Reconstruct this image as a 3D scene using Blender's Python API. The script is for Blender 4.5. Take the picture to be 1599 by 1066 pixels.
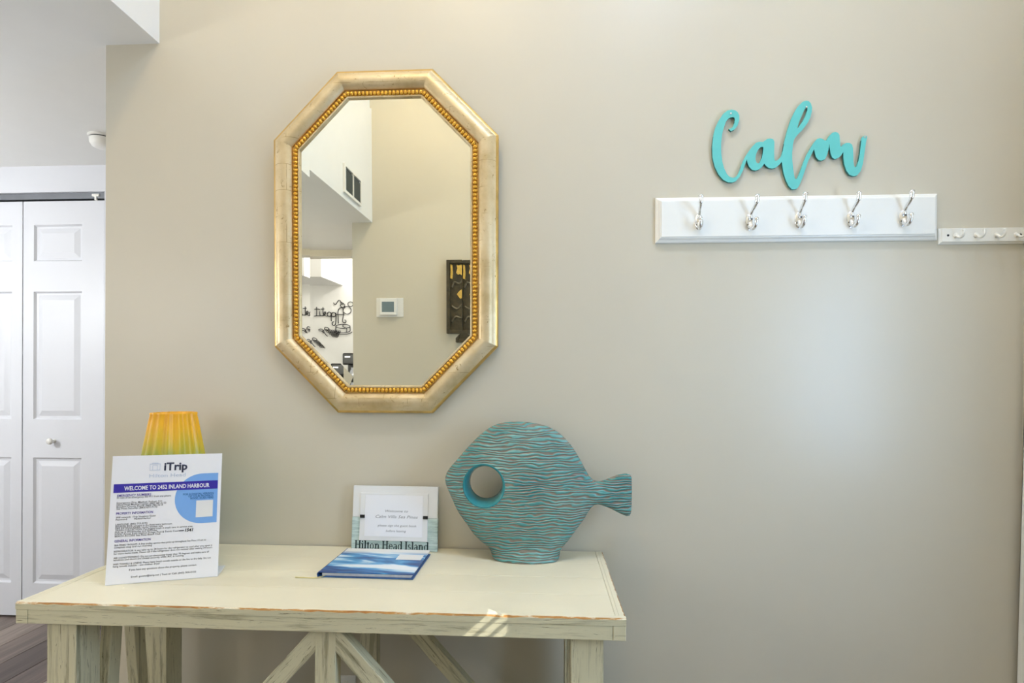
import bpy, bmesh, math, random
from mathutils import Vector, Matrix, Euler
from mathutils.geometry import delaunay_2d_cdt
random.seed(7)
R = math.radians
for o in list(bpy.data.objects): bpy.data.objects.remove(o)
S = bpy.context.scene
C = S.collection

# ------------------------------------------------------------------ camera
cd = bpy.data.cameras.new('camera'); cam = bpy.data.objects.new('camera', cd); C.objects.link(cam)
cd.sensor_width = 36; cd.lens = 850 / 1599 * 36; cd.shift_y = 66 / 1599; cd.clip_start = .02
cam.matrix_world = (Matrix.Translation((0, -1.785, 1.27)) @ Matrix.Rotation(R(3.2), 4, 'Z')
                    @ Matrix.Rotation(R(90), 4, 'X') @ Matrix.Rotation(.0034, 4, 'Z'))
S.camera = cam
# ------------------------------------------------------------------ world, sun, daylight, exposure
w = bpy.data.worlds.new('sky'); S.world = w; w.use_nodes = True
w.node_tree.nodes['Background'].inputs[0].default_value = (.55, .72, 1, 1)
w.node_tree.nodes['Background'].inputs[1].default_value = 1.0
def light(name, kind, loc, power, col, size=.1, aim=None, sy=None):
    l = bpy.data.lights.new(name, kind); l.energy = power; l.color = col
    if kind == 'AREA':
        l.size = size
        if sy: l.shape = 'RECTANGLE'; l.size_y = sy
    elif kind == 'SUN': l.angle = R(.12)
    else: l.shadow_soft_size = size
    o = bpy.data.objects.new(name, l); C.objects.link(o); o.location = loc
    if aim is not None: o.rotation_euler = (Vector(aim) - Vector(loc)).to_track_quat('-Z', 'Y').to_euler()
    return o
SUN = Vector((-.65, .45, -.58))
light('sun', 'SUN', (3, -3, 4), 4.2, (1, .97, .93), aim=Vector((3, -3, 4)) + SUN)
light('daylight_kitchen', 'AREA', (-3.75, -4.95, 1.75), 14, (.72, .86, 1), 1.2, aim=(-1.2, -1.2, 1.5), sy=1.2)
light('daylight_entry', 'AREA', (1.522, -1.17, 1.41), 22.5, (.47, .69, 1), .66, aim=(0, -1.17, 1.41), sy=1.0)
S.view_settings.view_transform = 'Standard'; S.view_settings.look = 'None'
S.view_settings.exposure = 0; S.view_settings.gamma = 1
S.view_settings.use_curve_mapping = False

# ------------------------------------------------------------------ mesh helpers
def box(bm, x0, x1, y0, y1, z0, z1, bev=0, M=None):
    b = bmesh.new()
    vs = [b.verts.new(p) for p in ((x0,y0,z0),(x1,y0,z0),(x1,y1,z0),(x0,y1,z0),(x0,y0,z1),(x1,y0,z1),(x1,y1,z1),(x0,y1,z1))]
    for f in ((0,3,2,1),(4,5,6,7),(0,1,5,4),(1,2,6,5),(2,3,7,6),(3,0,4,7)): b.faces.new([vs[i] for i in f])
    if bev: bmesh.ops.bevel(b, geom=b.edges[:], offset=bev, segments=2, affect='EDGES', profile=.5)
    merge(bm, b, M)
def merge(bm, b, M=None):
    if M is not None: bmesh.ops.transform(b, matrix=M, verts=b.verts)
    me = bpy.data.meshes.new('tmp'); b.to_mesh(me); b.free(); bm.from_mesh(me); bpy.data.meshes.remove(me)
def tube(bm, pts, rad, seg=10, cap=True, sx=1.0):
    pts = [Vector(p) for p in pts]; n = len(pts)
    if not hasattr(rad, '__len__'): rad = [rad] * n
    rings = []; t0 = (pts[1] - pts[0]).normalized()
    up = Vector((0, 0, 1)) if abs(t0.z) < .9 else Vector((1, 0, 0))
    a = t0.cross(up).normalized()
    for i, p in enumerate(pts):
        t = (pts[min(i+1, n-1)] - pts[max(i-1, 0)]).normalized()
        a = (a - t * a.dot(t)).normalized(); b = t.cross(a)
        rings.append([bm.verts.new(p + (a * math.cos(k*2*math.pi/seg) * sx + b * math.sin(k*2*math.pi/seg)) * rad[i]) for k in range(seg)])
    for i in range(n-1):
        for k in range(seg):
            bm.faces.new((rings[i][k], rings[i][(k+1) % seg], rings[i+1][(k+1) % seg], rings[i+1][k]))
    if cap: bm.faces.new(rings[0][::-1]); bm.faces.new(rings[-1])
def spline(P, n=8):
    P = [Vector(p) for p in P]; out = []
    for i in range(len(P)-1):
        p0, p1, p2, p3 = P[max(i-1,0)], P[i], P[i+1], P[min(i+2,len(P)-1)]
        for k in range(n):
            t = k / n
            out.append(.5*((2*p1)+(p2-p0)*t+(2*p0-5*p1+4*p2-p3)*t*t+(3*p1-p0-3*p2+p3)*t**3))
    out.append(P[-1]); return out
def lathe(bm, prof, seg=32, M=None, rfun=None):
    b = bmesh.new(); rings = []
    for r, z in prof:
        rings.append([b.verts.new(((r*(rfun(k, z) if rfun else 1))*math.cos(k*2*math.pi/seg), (r*(rfun(k, z) if rfun else 1))*math.sin(k*2*math.pi/seg), z)) for k in range(seg)])
    for i in range(len(rings)-1):
        for k in range(seg): b.faces.new((rings[i][k], rings[i][(k+1)%seg], rings[i+1][(k+1)%seg], rings[i+1][k]))
    if prof[0][0] > 1e-4: b.faces.new(rings[0][::-1])
    if prof[-1][0] > 1e-4: b.faces.new(rings[-1])
    bmesh.ops.remove_doubles(b, verts=b.verts, dist=1e-6)
    bmesh.ops.recalc_face_normals(b, faces=b.faces)
    merge(bm, b, M)
def ball(bm, c, r, M=None, u=12, v=8):
    b = bmesh.new(); bmesh.ops.create_uvsphere(b, u_segments=u, v_segments=v, radius=1)
    rr = r if hasattr(r, '__len__') else (r, r, r)
    bmesh.ops.scale(b, vec=rr, verts=b.verts); bmesh.ops.translate(b, vec=c, verts=b.verts); merge(bm, b, M)
def cdt(outline, holes=(), inner=()):
    vs = []; fs = []
    for lp in (outline, *holes):
        s = len(vs); vs += [Vector(p) for p in lp]; fs.append((s, len(lp)))
    ed = [(s+i, s+(i+1) % n) for s, n in fs for i in range(n)]
    vs += [Vector(p) for p in inner]
    r = delaunay_2d_cdt(vs, ed, [], 0, 1e-6, True)
    V, F = r[0], r[2]
    def inside(p, poly):
        c = False; n = len(poly)
        for i in range(n):
            a, b = poly[i], poly[(i+1) % n]
            if (a[1] > p[1]) != (b[1] > p[1]) and p[0] < (b[0]-a[0])*(p[1]-a[1])/(b[1]-a[1])+a[0]: c = not c
        return c
    out = []
    for f in F:
        m = sum((V[i] for i in f), Vector((0, 0))) / len(f)
        if inside(m, outline) and not any(inside(m, h) for h in holes): out.append(f)
    return V, out
def slab(bm, outline, y0, y1, holes=(), axes='xz', bev=0):
    """flat outline with thickness: 2D (x,z) extruded along y (y0 = front)"""
    V, F = cdt(outline, holes)
    b = bmesh.new()
    fr = [b.verts.new((v.x, y0, v.y)) for v in V]; bk = [b.verts.new((v.x, y1, v.y)) for v in V]
    for f in F:
        b.faces.new([fr[i] for i in f]); b.faces.new([bk[i] for i in reversed(f)])
    cnt = {}
    for f in F:
        for i in range(len(f)):
            e = (f[i], f[(i+1) % len(f)]); k = tuple(sorted(e)); cnt.setdefault(k, []).append(e)
    for k, es in cnt.items():
        if len(es) == 1:
            i, j = es[0]; b.faces.new((fr[j], fr[i], bk[i], bk[j]))
    bmesh.ops.recalc_face_normals(b, faces=b.faces)
    merge(bm, b)
org = {}
def ob(name, bm, mat, parent=None, label=None, cat=None, group=None, kind=None, smooth=False, local=False):
    me = bpy.data.meshes.new(name); 
    base = None
    if parent is not None:
        base = org.get(parent.name, None)
    if base is not None and not local: bmesh.ops.translate(bm, vec=-base, verts=bm.verts)
    bm.to_mesh(me); bm.free()
    for m in (mat if isinstance(mat, (list, tuple)) else [mat]): me.materials.append(m)
    if smooth:
        for p in me.polygons: p.use_smooth = True
    o = bpy.data.objects.new(name, me); C.objects.link(o)
    if smooth == 'auto':
        try: me.set_sharp_from_angle(angle=R(38))
        except Exception: pass
    if parent is not None:
        o.parent = parent
        if base is not None: org[o.name] = base
    tag(o, label, cat, group, kind); return o
def tag(o, label=None, cat=None, group=None, kind=None):
    for k, v in (('label', label), ('category', cat), ('group', group), ('kind', kind)):
        if v: o[k] = v
    return o
def thing(name, label, cat, loc=(0,0,0), rot=(0,0,0), group=None, local=False, kind=None):
    o = bpy.data.objects.new(name, None); C.objects.link(o); o.location = loc; o.rotation_euler = rot
    o.empty_display_size = .05
    if not local: org[o.name] = Vector(loc)
    return tag(o, label, cat, group, kind)
def copy_tree(o, parent=None):
    c = o.copy(); C.objects.link(c)
    if parent is not None: c.parent = parent
    for ch in list(o.children): copy_tree(ch, c)
    return c
def B(*a, **k):
    bm = bmesh.new(); box(bm, *a, **k); return bm

# ------------------------------------------------------------------ materials
def new(name):
    m = bpy.data.materials.new(name); m.use_nodes = True; nt = m.node_tree
    return m, nt, nt.nodes['Principled BSDF']
def srgb(*c):
    f = lambda x: x/12.92 if x <= .04045 else ((x+.055)/1.055)**2.4
    return tuple(f(v/255) for v in c) + (1,)
def N(nt, t, **k):
    n = nt.nodes.new(t)
    for a, v in k.items(): setattr(n, a, v)
    return n
def coords(nt, scale=(1,1,1), rot=(0,0,0), kind='Object'):
    tc = N(nt, 'ShaderNodeTexCoord'); m0 = N(nt, 'ShaderNodeMapping'); mp = N(nt, 'ShaderNodeMapping')
    mp.inputs['Scale'].default_value = scale; m0.inputs['Rotation'].default_value = rot
    nt.links.new(tc.outputs[kind], m0.inputs[0]); nt.links.new(m0.outputs[0], mp.inputs[0]); return mp.outputs[0]
def noise(nt, vec, scale, detail=4, rough=.55, dist=0):
    n = N(nt, 'ShaderNodeTexNoise'); n.inputs['Scale'].default_value = scale; n.inputs['Detail'].default_value = detail
    n.inputs['Roughness'].default_value = rough; n.inputs['Distortion'].default_value = dist
    nt.links.new(vec, n.inputs['Vector']); return n.outputs['Fac']
def ramp(nt, fac, stops):
    r = N(nt, 'ShaderNodeValToRGB'); e = r.color_ramp.elements
    while len(e) < len(stops): e.new(.5)
    for i, (p, c) in enumerate(stops): e[i].position = p; e[i].color = c if len(c) == 4 else tuple(c) + (1,)
    nt.links.new(fac, r.inputs[0]); return r.outputs[0]
def mix(nt, fac, a, b, mode='MIX'):
    m = N(nt, 'ShaderNodeMix', data_type='RGBA', blend_type=mode)
    for i, v in ((0, fac), (6, a), (7, b)):
        if hasattr(v, 'links') or hasattr(v, 'is_linked'): nt.links.new(v, m.inputs[i])
        else: m.inputs[i].default_value = v
    return m.outputs[2]
def bump(nt, p, h, strength=.3, dist=.002):
    b = N(nt, 'ShaderNodeBump'); b.inputs['Strength'].default_value = strength; b.inputs['Distance'].default_value = dist
    nt.links.new(h, b.inputs['Height']); nt.links.new(b.outputs[0], p.inputs['Normal'])
def plain(name, col, rough=.5, metal=0, var=.06, sc=6, bmp=0, bsc=60, spec=.5):
    m, nt, p = new(name); v = coords(nt)
    n = noise(nt, v, sc); d = tuple(c*(1-var) for c in col[:3]) + (1,); l = tuple(min(1, c*(1+var)) for c in col[:3]) + (1,)
    nt.links.new(ramp(nt, n, [(.3, d), (.7, l)]), p.inputs['Base Color'])
    p.inputs['Roughness'].default_value = rough; p.inputs['Metallic'].default_value = metal
    p.inputs['Specular IOR Level'].default_value = spec
    if bmp: bump(nt, p, noise(nt, v, bsc, 3), bmp)
    return m
M_wall = plain('beige_wall_paint', (.605, .557, .442, 1), .36, var=.02, sc=1.5, spec=.6)
M_white = plain('white_ceiling_paint', (.80, .80, .78, 1), .6, var=.01)
M_kitchen = plain('white_kitchen_paint', (.86, .86, .85, 1), .6, var=.01)
M_trim = plain('white_trim_paint', (.87, .86, .80, 1), .32, var=.015, sc=10)
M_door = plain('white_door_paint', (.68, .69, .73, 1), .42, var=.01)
M_track = plain('grey_steel_track', (.22, .23, .25, 1), .35, .9)
M_dark = plain('black_plastic', (.012, .012, .013, 1), .3)
M_chrome = plain('chrome', (.82, .82, .82, 1), .08, 1, var=.02)
M_screw = plain('dark_screw', (.10, .10, .09, 1), .4, .8)
M_cream = plain('cream_enamel', (.85, .83, .75, 1), .3, var=.02)
M_plastic = plain('white_plastic', (.80, .79, .75, 1), .35, var=.01)
M_lcd = plain('grey_lcd', (.17, .23, .25, 1), .2, var=.05)
M_emboss = plain('brushed_steel', (.5, .5, .52, 1), .3, .9)

def mat_wood(name, rot, cream, dark, amount=.5, wear=None):
    """distressed painted wood, grain along local X after rot"""
    m, nt, p = new(name); v = coords(nt, (1.5, 26, 26), rot); v2 = coords(nt, (1, 1, 1))
    big = noise(nt, v2, 3.0, 3); g = noise(nt, v, 2.2, 7, .68, .6); g2 = noise(nt, v, 7.5, 4, .7, 1.2)
    c = ramp(nt, big, [(.3, tuple(x*.88 for x in cream[:3])), (.7, cream[:3])])
    th = amount
    gl = ramp(nt, g, [(.30+th*.10, (1,1,1)), (.42+th*.10, (0,0,0))])
    gl2 = ramp(nt, g2, [(.30+th*.04, (1,1,1)), (.37+th*.04, (0,0,0))])
    c = mix(nt, gl, c, mix(nt, .62, cream, dark))
    c = mix(nt, gl2, c, dark)
    nt.links.new(c, p.inputs['Base Color']); p.inputs['Roughness'].default_value = .5
    bump(nt, p, g2, .45, .0015); return m
CR = (.70, .655, .44, 1); CT = (.82, .76, .57, 1); DK = (.16, .135, .06, 1)
HZ = (0, 0, 0); VT = (0, R(90), 0)
M_top = mat_wood('pale_table_top', HZ, CT, (.55, .44, .25, 1), -1.6)
M_woodx = mat_wood('distressed_wood_horizontal', HZ, CR, DK, .45)
M_woodz = mat_wood('distressed_wood_upright', VT, CR, DK, .65)
M_woody = mat_wood('distressed_wood_deep', (0, 0, R(90)), CR, DK, .3)
def mat_worn():
    m, nt, p = new('worn_orange_edge'); v = coords(nt, (7, 30, 30)); n = noise(nt, v, 1.6, 5, .65)
    nt.links.new(ramp(nt, n, [(.42, (.36, .15, .025)), (.52, (.50, .25, .06)), (.60, CT[:3])]), p.inputs['Base Color'])
    p.inputs['Roughness'].default_value = .6; return m
M_worn = mat_worn()
def mat_leaf():
    m, nt, p = new('antique_silver_leaf'); v = coords(nt); n = noise(nt, v, 9, 5, .6); n2 = noise(nt, v, 38, 6, .75, 1.5)
    c = ramp(nt, n, [(.3, (.50, .37, .18)), (.52, (.66, .52, .30)), (.72, (.75, .63, .41))])
    c = mix(nt, ramp(nt, n2, [(.33, (1,1,1)), (.40, (0,0,0))]), c, (.30, .18, .06, 1))
    br = N(nt, 'ShaderNodeTexBrick'); br.inputs['Scale'].default_value = 1; br.inputs['Mortar Size'].default_value = .0007
    br.inputs['Brick Width'].default_value = .16; br.inputs['Row Height'].default_value = .085
    br.inputs['Color1'].default_value = br.inputs['Color2'].default_value = (0,0,0,1); br.inputs['Mortar'].default_value = (1,1,1,1)
    mp = coords(nt, (1,1,1), (R(90), 0, 0)); nt.links.new(mp, br.inputs['Vector'])
    brk = mix(nt, ramp(nt, noise(nt, v, 14, 3), [(.46, (0,0,0)), (.56, (1,1,1))]), (0,0,0,1), br.outputs['Color'])
    c = mix(nt, brk, c, (.36, .24, .10, 1))
    nt.links.new(c, p.inputs['Base Color']); p.inputs['Metallic'].default_value = .42; p.inputs['Roughness'].default_value = .42
    return m
M_leaf = mat_leaf()
M_gold = plain('bright_gold', (.78, .42, .045, 1), .3, .45, var=.12, sc=60)
M_goldedge = plain('gilt_arris', (.62, .40, .12, 1), .35, .6, var=.2, sc=20)
def mat_mirror():
    m, nt, p = new('mirror_glass'); p.inputs['Metallic'].default_value = 1; p.inputs['Roughness'].default_value = 0.0
    p.inputs['Base Color'].default_value = (.93, .92, .80, 1); return m
M_mirror = mat_mirror()
def mat_fish():
    m, nt, p = new('carved_teal_glaze'); v0 = coords(nt); va = coords(nt, (11, 1, 34)); big = noise(nt, v0, 6, 3); wob = noise(nt, va, 1.0, 2, .5)
    br = noise(nt, coords(nt, (24, 1, 90)), 1.0, 2, .6)
    sp = N(nt, 'ShaderNodeSeparateXYZ'); nt.links.new(v0, sp.inputs[0])
    def ma(op, a, b, c=None):
        n = N(nt, 'ShaderNodeMath', operation=op)
        for i, q in enumerate((a, b, c)):
            if q is None: continue
            if hasattr(q, 'is_linked'): nt.links.new(q, n.inputs[i])
            else: n.inputs[i].default_value = q
        return n.outputs[0]
    zz = ma('MULTIPLY_ADD', wob, .032, sp.outputs['Z'])
    sn = ma('SINE', ma('MULTIPLY', zz, 2*math.pi/.0088), 0)
    h = ma('ADD', ma('MULTIPLY_ADD', sn, .30, .5), ma('MULTIPLY_ADD', br, 1.1, -.55))
    teal = ramp(nt, big, [(.28, (.03, .20, .21)), (.5, (.11, .33, .31)), (.72, (.27, .46, .42))])
    c = mix(nt, ramp(nt, h, [(.40, (1,1,1)), (.53, (0,0,0))]), teal, (.215, .195, .155, 1))
    nt.links.new(c, p.inputs['Base Color']); p.inputs['Roughness'].default_value = .26
    bump(nt, p, h, .8, .006); return m
M_fish = mat_fish()
M_fisheye = plain('smooth_teal_glaze', (.03, .23, .25, 1), .25, var=.25, sc=14)
M_calm = plain('turquoise_paint', (.13, .56, .52, 1), .5, var=.03, sc=8)
M_calmedge = plain('teal_shaded_edge', (.03, .17, .16, 1), .6)
def mat_vase():
    m, nt, p = new('yellow_green_glaze'); tc = N(nt, 'ShaderNodeTexCoord'); sp = N(nt, 'ShaderNodeSeparateXYZ')
    nt.links.new(tc.outputs['Object'], sp.inputs[0]); n = noise(nt, coords(nt, (1,1,.3)), 22, 3)
    ad = N(nt, 'ShaderNodeMath', operation='MULTIPLY_ADD'); nt.links.new(n, ad.inputs[0]); ad.inputs[1].default_value = .12
    nt.links.new(sp.outputs['Z'], ad.inputs[2])
    mr = N(nt, 'ShaderNodeMapRange'); mr.inputs[1].default_value = .25; mr.inputs[2].default_value = .52; nt.links.new(ad.outputs[0], mr.inputs[0])
    nt.links.new(ramp(nt, mr.outputs[0], [(.0, (.04, .20, .10)), (.36, (.16, .32, .07)), (.58, (.58, .44, .03)), (.80, (.84, .44, .015)), (1, (.86, .40, .012))]), p.inputs['Base Color'])
    p.inputs['Roughness'].default_value = .35; p.inputs['Subsurface Weight'].default_value = .0; return m
M_vase = mat_vase()
M_paper = plain('white_paper', (.86, .86, .89, 1), .5, var=.005)
M_board = plain('white_card', (.80, .80, .79, 1), .55, var=.01)
M_acryl = plain('clear_acrylic_base', (.72, .74, .76, 1), .12, var=.01)
M_ink = plain('grey_black_ink', (.035, .035, .045, 1), .6)
M_navy = plain('navy_logo_ink', (.03, .035, .075, 1), .6)
M_pale = plain('pale_blue_ink', (.55, .62, .74, 1), .6)
M_banner = plain('violet_blue_ink', (.035, .022, .36, 1), .45, var=.08, sc=4)
M_sky = plain('light_blue_ink', (.20, .42, .82, 1), .5, var=.03)
M_head = plain('indigo_ink', (.08, .05, .32, 1), .6)
M_bluetxt = plain('blue_ink', (.02, .14, .36, 1), .6)
M_pencil = plain('pencil_grey_ink', (.16, .16, .17, 1), .7)
def mat_teal_strip():
    m, nt, p = new('weathered_seafoam_paint'); v = coords(nt, (5, 1, 60)); n = noise(nt, v, 2, 6, .7, .6)
    nt.links.new(ramp(nt, n, [(.30, (.16, .22, .22)), (.40, (.36, .48, .47)), (.55, (.52, .65, .62)), (.75, (.72, .78, .76))]), p.inputs['Base Color'])
    p.inputs['Roughness'].default_value = .6; return m
M_seafoam = mat_teal_strip()
def mat_cover():
    m, nt, p = new('blue_watercolour_cover'); v = coords(nt, (2.6, 13, 1), (0, 0, R(10))); v0 = coords(nt)
    n = noise(nt, v, 1.25, 4, .5, .9)
    sp = N(nt, 'ShaderNodeSeparateXYZ'); nt.links.new(v0, sp.inputs[0])
    c = ramp(nt, n, [(.36, (.010, .05, .20)), (.45, (.02, .16, .42)), (.50, (.08, .34, .62)), (.545, (.48, .66, .80)), (.60, (.78, .82, .86))])
    mr = N(nt, 'ShaderNodeMapRange'); mr.inputs[1].default_value = .055; mr.inputs[2].default_value = .085; nt.links.new(sp.outputs['Y'], mr.inputs[0])
    c = mix(nt, mr.outputs[0], c, (.80, .80, .78, 1))
    nt.links.new(c, p.inputs['Base Color']); p.inputs['Roughness'].default_value = .35; return m
M_cover = mat_cover()
M_coverback = plain('dark_blue_cover', (.02, .09, .26, 1), .4, var=.3, sc=25)
M_pages = plain('page_block', (.72, .73, .76, 1), .7, var=.08, sc=90)
M_ribbon = plain('pale_yellow_ribbon', (.78, .68, .25, 1), .6)
def mat_plank():
    m, nt, p = new('grey_brown_plank'); oi = N(nt, 'ShaderNodeObjectInfo'); v = coords(nt, (22, 1.2, 1)); n = noise(nt, v, 1.6, 6, .62, .5)
    base = ramp(nt, oi.outputs['Random'], [(0, (.055, .04, .035)), (.35, (.11, .085, .075)), (.55, (.20, .16, .14)), (.75, (.42, .35, .30)), (1, (.55, .44, .35))])
    nt.links.new(mix(nt, .8, base, ramp(nt, n, [(.3, (.40,.38,.37)), (.7, (1.4,1.36,1.33))]), 'MULTIPLY'), p.inputs['Base Color'])
    p.inputs['Roughness'].default_value = .4; return m
M_plank = mat_plank()
M_screed = plain('floor_gap', (.05, .04, .035, 1), .8)
M_darkwood = plain('dark_carved_wood', (.055, .042, .02, 1), .4, var=.4, sc=30, bmp=.6, bsc=45)
M_relief = plain('aged_bronze_relief', (.12, .10, .06, 1), .4, var=.4, sc=40)
M_goldleaf = plain('gold_leaf', (.75, .50, .12, 1), .35, .5, var=.15, sc=60)
M_wire = plain('black_wire', (.012, .012, .012, 1), .4)
M_grille = plain('dark_grille', (.045, .055, .055, 1), .6)
M_granite = plain('grey_counter', (.25, .24, .22, 1), .3, var=.35, sc=90)
M_silver = plain('silver_trim', (.7, .7, .75, 1), .15, .9)
def mat_emit(name, col, s):
    m, nt, p = new(name); p.inputs['Base Color'].default_value = (.8,.8,.78,1); p.inputs['Emission Color'].default_value = col; p.inputs['Emission Strength'].default_value = s
    n = noise(nt, coords(nt), 3); nt.links.new(ramp(nt, n, [(.3, (.78,.78,.76)), (.7, (.82,.82,.8))]), p.inputs['Base Color']); return m
M_glow = mat_emit('lit_frosted_glass', (1, .95, .88, 1), 4)
def mat_pane():
    m, nt, p = new('window_glass'); out = nt.nodes['Material Output']
    t = N(nt, 'ShaderNodeBsdfTransparent'); g = N(nt, 'ShaderNodeBsdfGlossy'); g.inputs['Roughness'].default_value = .02
    fr = N(nt, 'ShaderNodeFresnel'); fr.inputs[0].default_value = 1.35; ms = N(nt, 'ShaderNodeMixShader')
    nt.links.new(fr.outputs[0], ms.inputs[0]); nt.links.new(t.outputs[0], ms.inputs[1]); nt.links.new(g.outputs[0], ms.inputs[2])
    nt.links.new(ms.outputs[0], out.inputs[0]); return m
M_pane = mat_pane()

# ------------------------------------------------------------------ the setting
CEIL = 2.425; HI = 4.15; XS = -1.307; WR = 1.498; YO = -2.4; XE = -1.497
def struct(name, bm, mat, parent=None, label=None, **k): return ob(name, bm, mat, parent, label, None, None, 'structure', **k)
struct('wall_back', B(XE, 1.62, 0, .12, 0, HI), M_wall)
bm = bmesh.new(); box(bm, -1.465, 1.62, -2.52, YO, 0, CEIL); box(bm, XS, 1.62, -2.52, YO, CEIL, HI); struct('wall_front', bm, M_wall)
bm = bmesh.new()                                                    # right wall with two high openings
TY0, TY1, TZ0, TZ1 = -1.77, -1.60, 2.085, 2.300
HY0, HY1, HZ1 = -1.595, -.745, 2.03
box(bm, WR, 1.62, YO, TY0, 0, HI); box(bm, WR, 1.62, TY0, TY1, 0, TZ0); box(bm, WR, 1.62, TY0, TY1, TZ1, HI)
box(bm, WR, 1.62, TY1, HY0, 0, HI); box(bm, WR, 1.62, HY0, HY1, HZ1, HI); box(bm, WR, 1.62, HY1, 0, 0, HI)
struct('wall_right', bm, M_wall)
struct('ceiling', B(XS, 1.62, -2.52, .12, HI, HI+.1), M_white)
bm = bmesh.new(); box(bm, -4.72, XS, -2.4, .0, CEIL, HI+.1); box(bm, -4.72, XE, 0, 1.2, CEIL, HI+.1); box(bm, -4.72, -1.465, -3.36, -2.4, CEIL, HI+.1); box(bm, -1.465, XS, -3.36, -2.52, CEIL, HI + .1)
struct('ceiling_low', bm, M_white)
struct('trim_1', B(-4.6, -1.1, -3.48, -3.36, 2.365, CEIL), M_wall)
struct('ceiling_kitchen', B(-4.72, -1.0, -4.72, -3.48, 2.8, 2.9), M_kitchen)
struct('wall_over_header', B(-4.6, -1.1, -3.48, -3.36, CEIL + .001, 2.9), M_kitchen)
struct('wall_left', B(-4.72, -4.6, -4.72, 1.2, 0, 2.8), M_kitchen)
struct('wall_kitchen_side', B(-1.1, -1.0, -4.6, -2.52, 0, 2.8), M_kitchen)
KX0, KX1, KZ0, KZ1 = -4.35, -3.15, 1.1, 2.3
bm = bmesh.new(); box(bm, -4.6, KX0, -4.72, -4.6, 0, 2.8); box(bm, KX1, -1.0, -4.72, -4.6, 0, 2.8); box(bm, KX0, KX1, -4.72, -4.6, 0, KZ0); box(bm, KX0, KX1, -4.72, -4.6, KZ1, 2.8)
struct('wall_kitchen', bm, M_kitchen)
bm = bmesh.new()                                                    # kitchen window
for a in ((KX0, KX1, KZ0, KZ0+.05), (KX0, KX1, KZ1-.05, KZ1), (KX0, KX0+.05, KZ0+.05, KZ1-.05), (KX1-.05, KX1, KZ0+.05, KZ1-.05), (-3.77, -3.73, KZ0+.05, KZ1-.05)):
    box(bm, a[0], a[1], -4.70, -4.64, a[2], a[3])
w1 = struct('window_1', bm, M_trim)
ob('pane', B(KX0+.05, KX1-.05, -4.675, -4.67, KZ0+.05, KZ1-.05), M_pane, w1, 'clear glass pane')
bm = bmesh.new()                                                    # glazed entry door in the right wall
for a in ((HY0, HY1, .005, .90), (HY0, HY1, HZ1-.12, HZ1-.002), (HY0, HY0+.09, .90, HZ1-.12), (HY1-.09, HY1, .90, HZ1-.12)):
    box(bm, 1.53, 1.57, a[0]+.001, a[1]-.001, a[2], a[3])
w2 = struct('door_5', bm, M_trim); ob('pane', B(1.548, 1.552, HY0+.09, HY1-.09, .90, HZ1-.12), M_pane, w2, 'clear glass pane')
bm = bmesh.new(); tube(bm, [(1.53, HY0+.06, 1.0), (1.48, HY0+.06, 1.0)], .012); tube(bm, [(1.485, HY0+.06, 1.0), (1.485, HY0+.17, 1.0)], .010); ob('door_lever', bm, M_chrome, w2, 'chrome lever', smooth='auto')
bm = bmesh.new(); box(bm, 1.50, 1.60, TY0-.0, TY0+.004, TZ0, TZ1); box(bm, 1.50, 1.60, TY1-.004, TY1, TZ0, TZ1)
w3 = struct('sun_slit', bm, M_trim)                                 # unseen louvred slit, shaped to throw sun stripes on the table edge
for k in range(8):
    z = TZ0 + .02 + k*.032
    ob('slat', B(1.550, 1.560, TY0+.004, TY1-.004, z, z+.004), M_trim, w3)
# floor and planks
fl = struct('floor', B(-4.6, 1.5, -4.6, 1.2, -.05, -.012), M_screed)
pw = .165; shared = {}
rp = random.Random(4)
col = 0; x = -4.58
while x < 1.48:
    y = -4.58 - rp.random()*1.0; 
    while y < 1.15:
        L = rp.choice((1.2, 1.5, 1.8)); a = max(y, -4.59); b = min(y+L, 1.15); y += L
        if b - a < .05: continue
        L2 = round((b-a), 2); key = L2
        if key not in shared:
            bmp = B(-pw/2+.0012, pw/2-.0012, -L2/2+.0012, L2/2-.0012, -.012, 0, bev=.0015)
            me = bpy.data.meshes.new('plank'); bmp.to_mesh(me); bmp.free(); me.materials.append(M_plank); shared[key] = me
        o = bpy.data.objects.new('plank', shared[key]); C.objects.link(o); o.location = (x+pw/2, (a+b)/2, 0); o.parent = fl
    x += pw; col += 1
# baseboards
struct('baseboard_back', B(XE, WR, -.014, -.0005, 0, .10, bev=.003), M_trim)
struct('baseboard_front', B(-1.465, WR, YO+.0005, YO+.014, 0, .10, bev=.003), M_trim)
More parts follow.
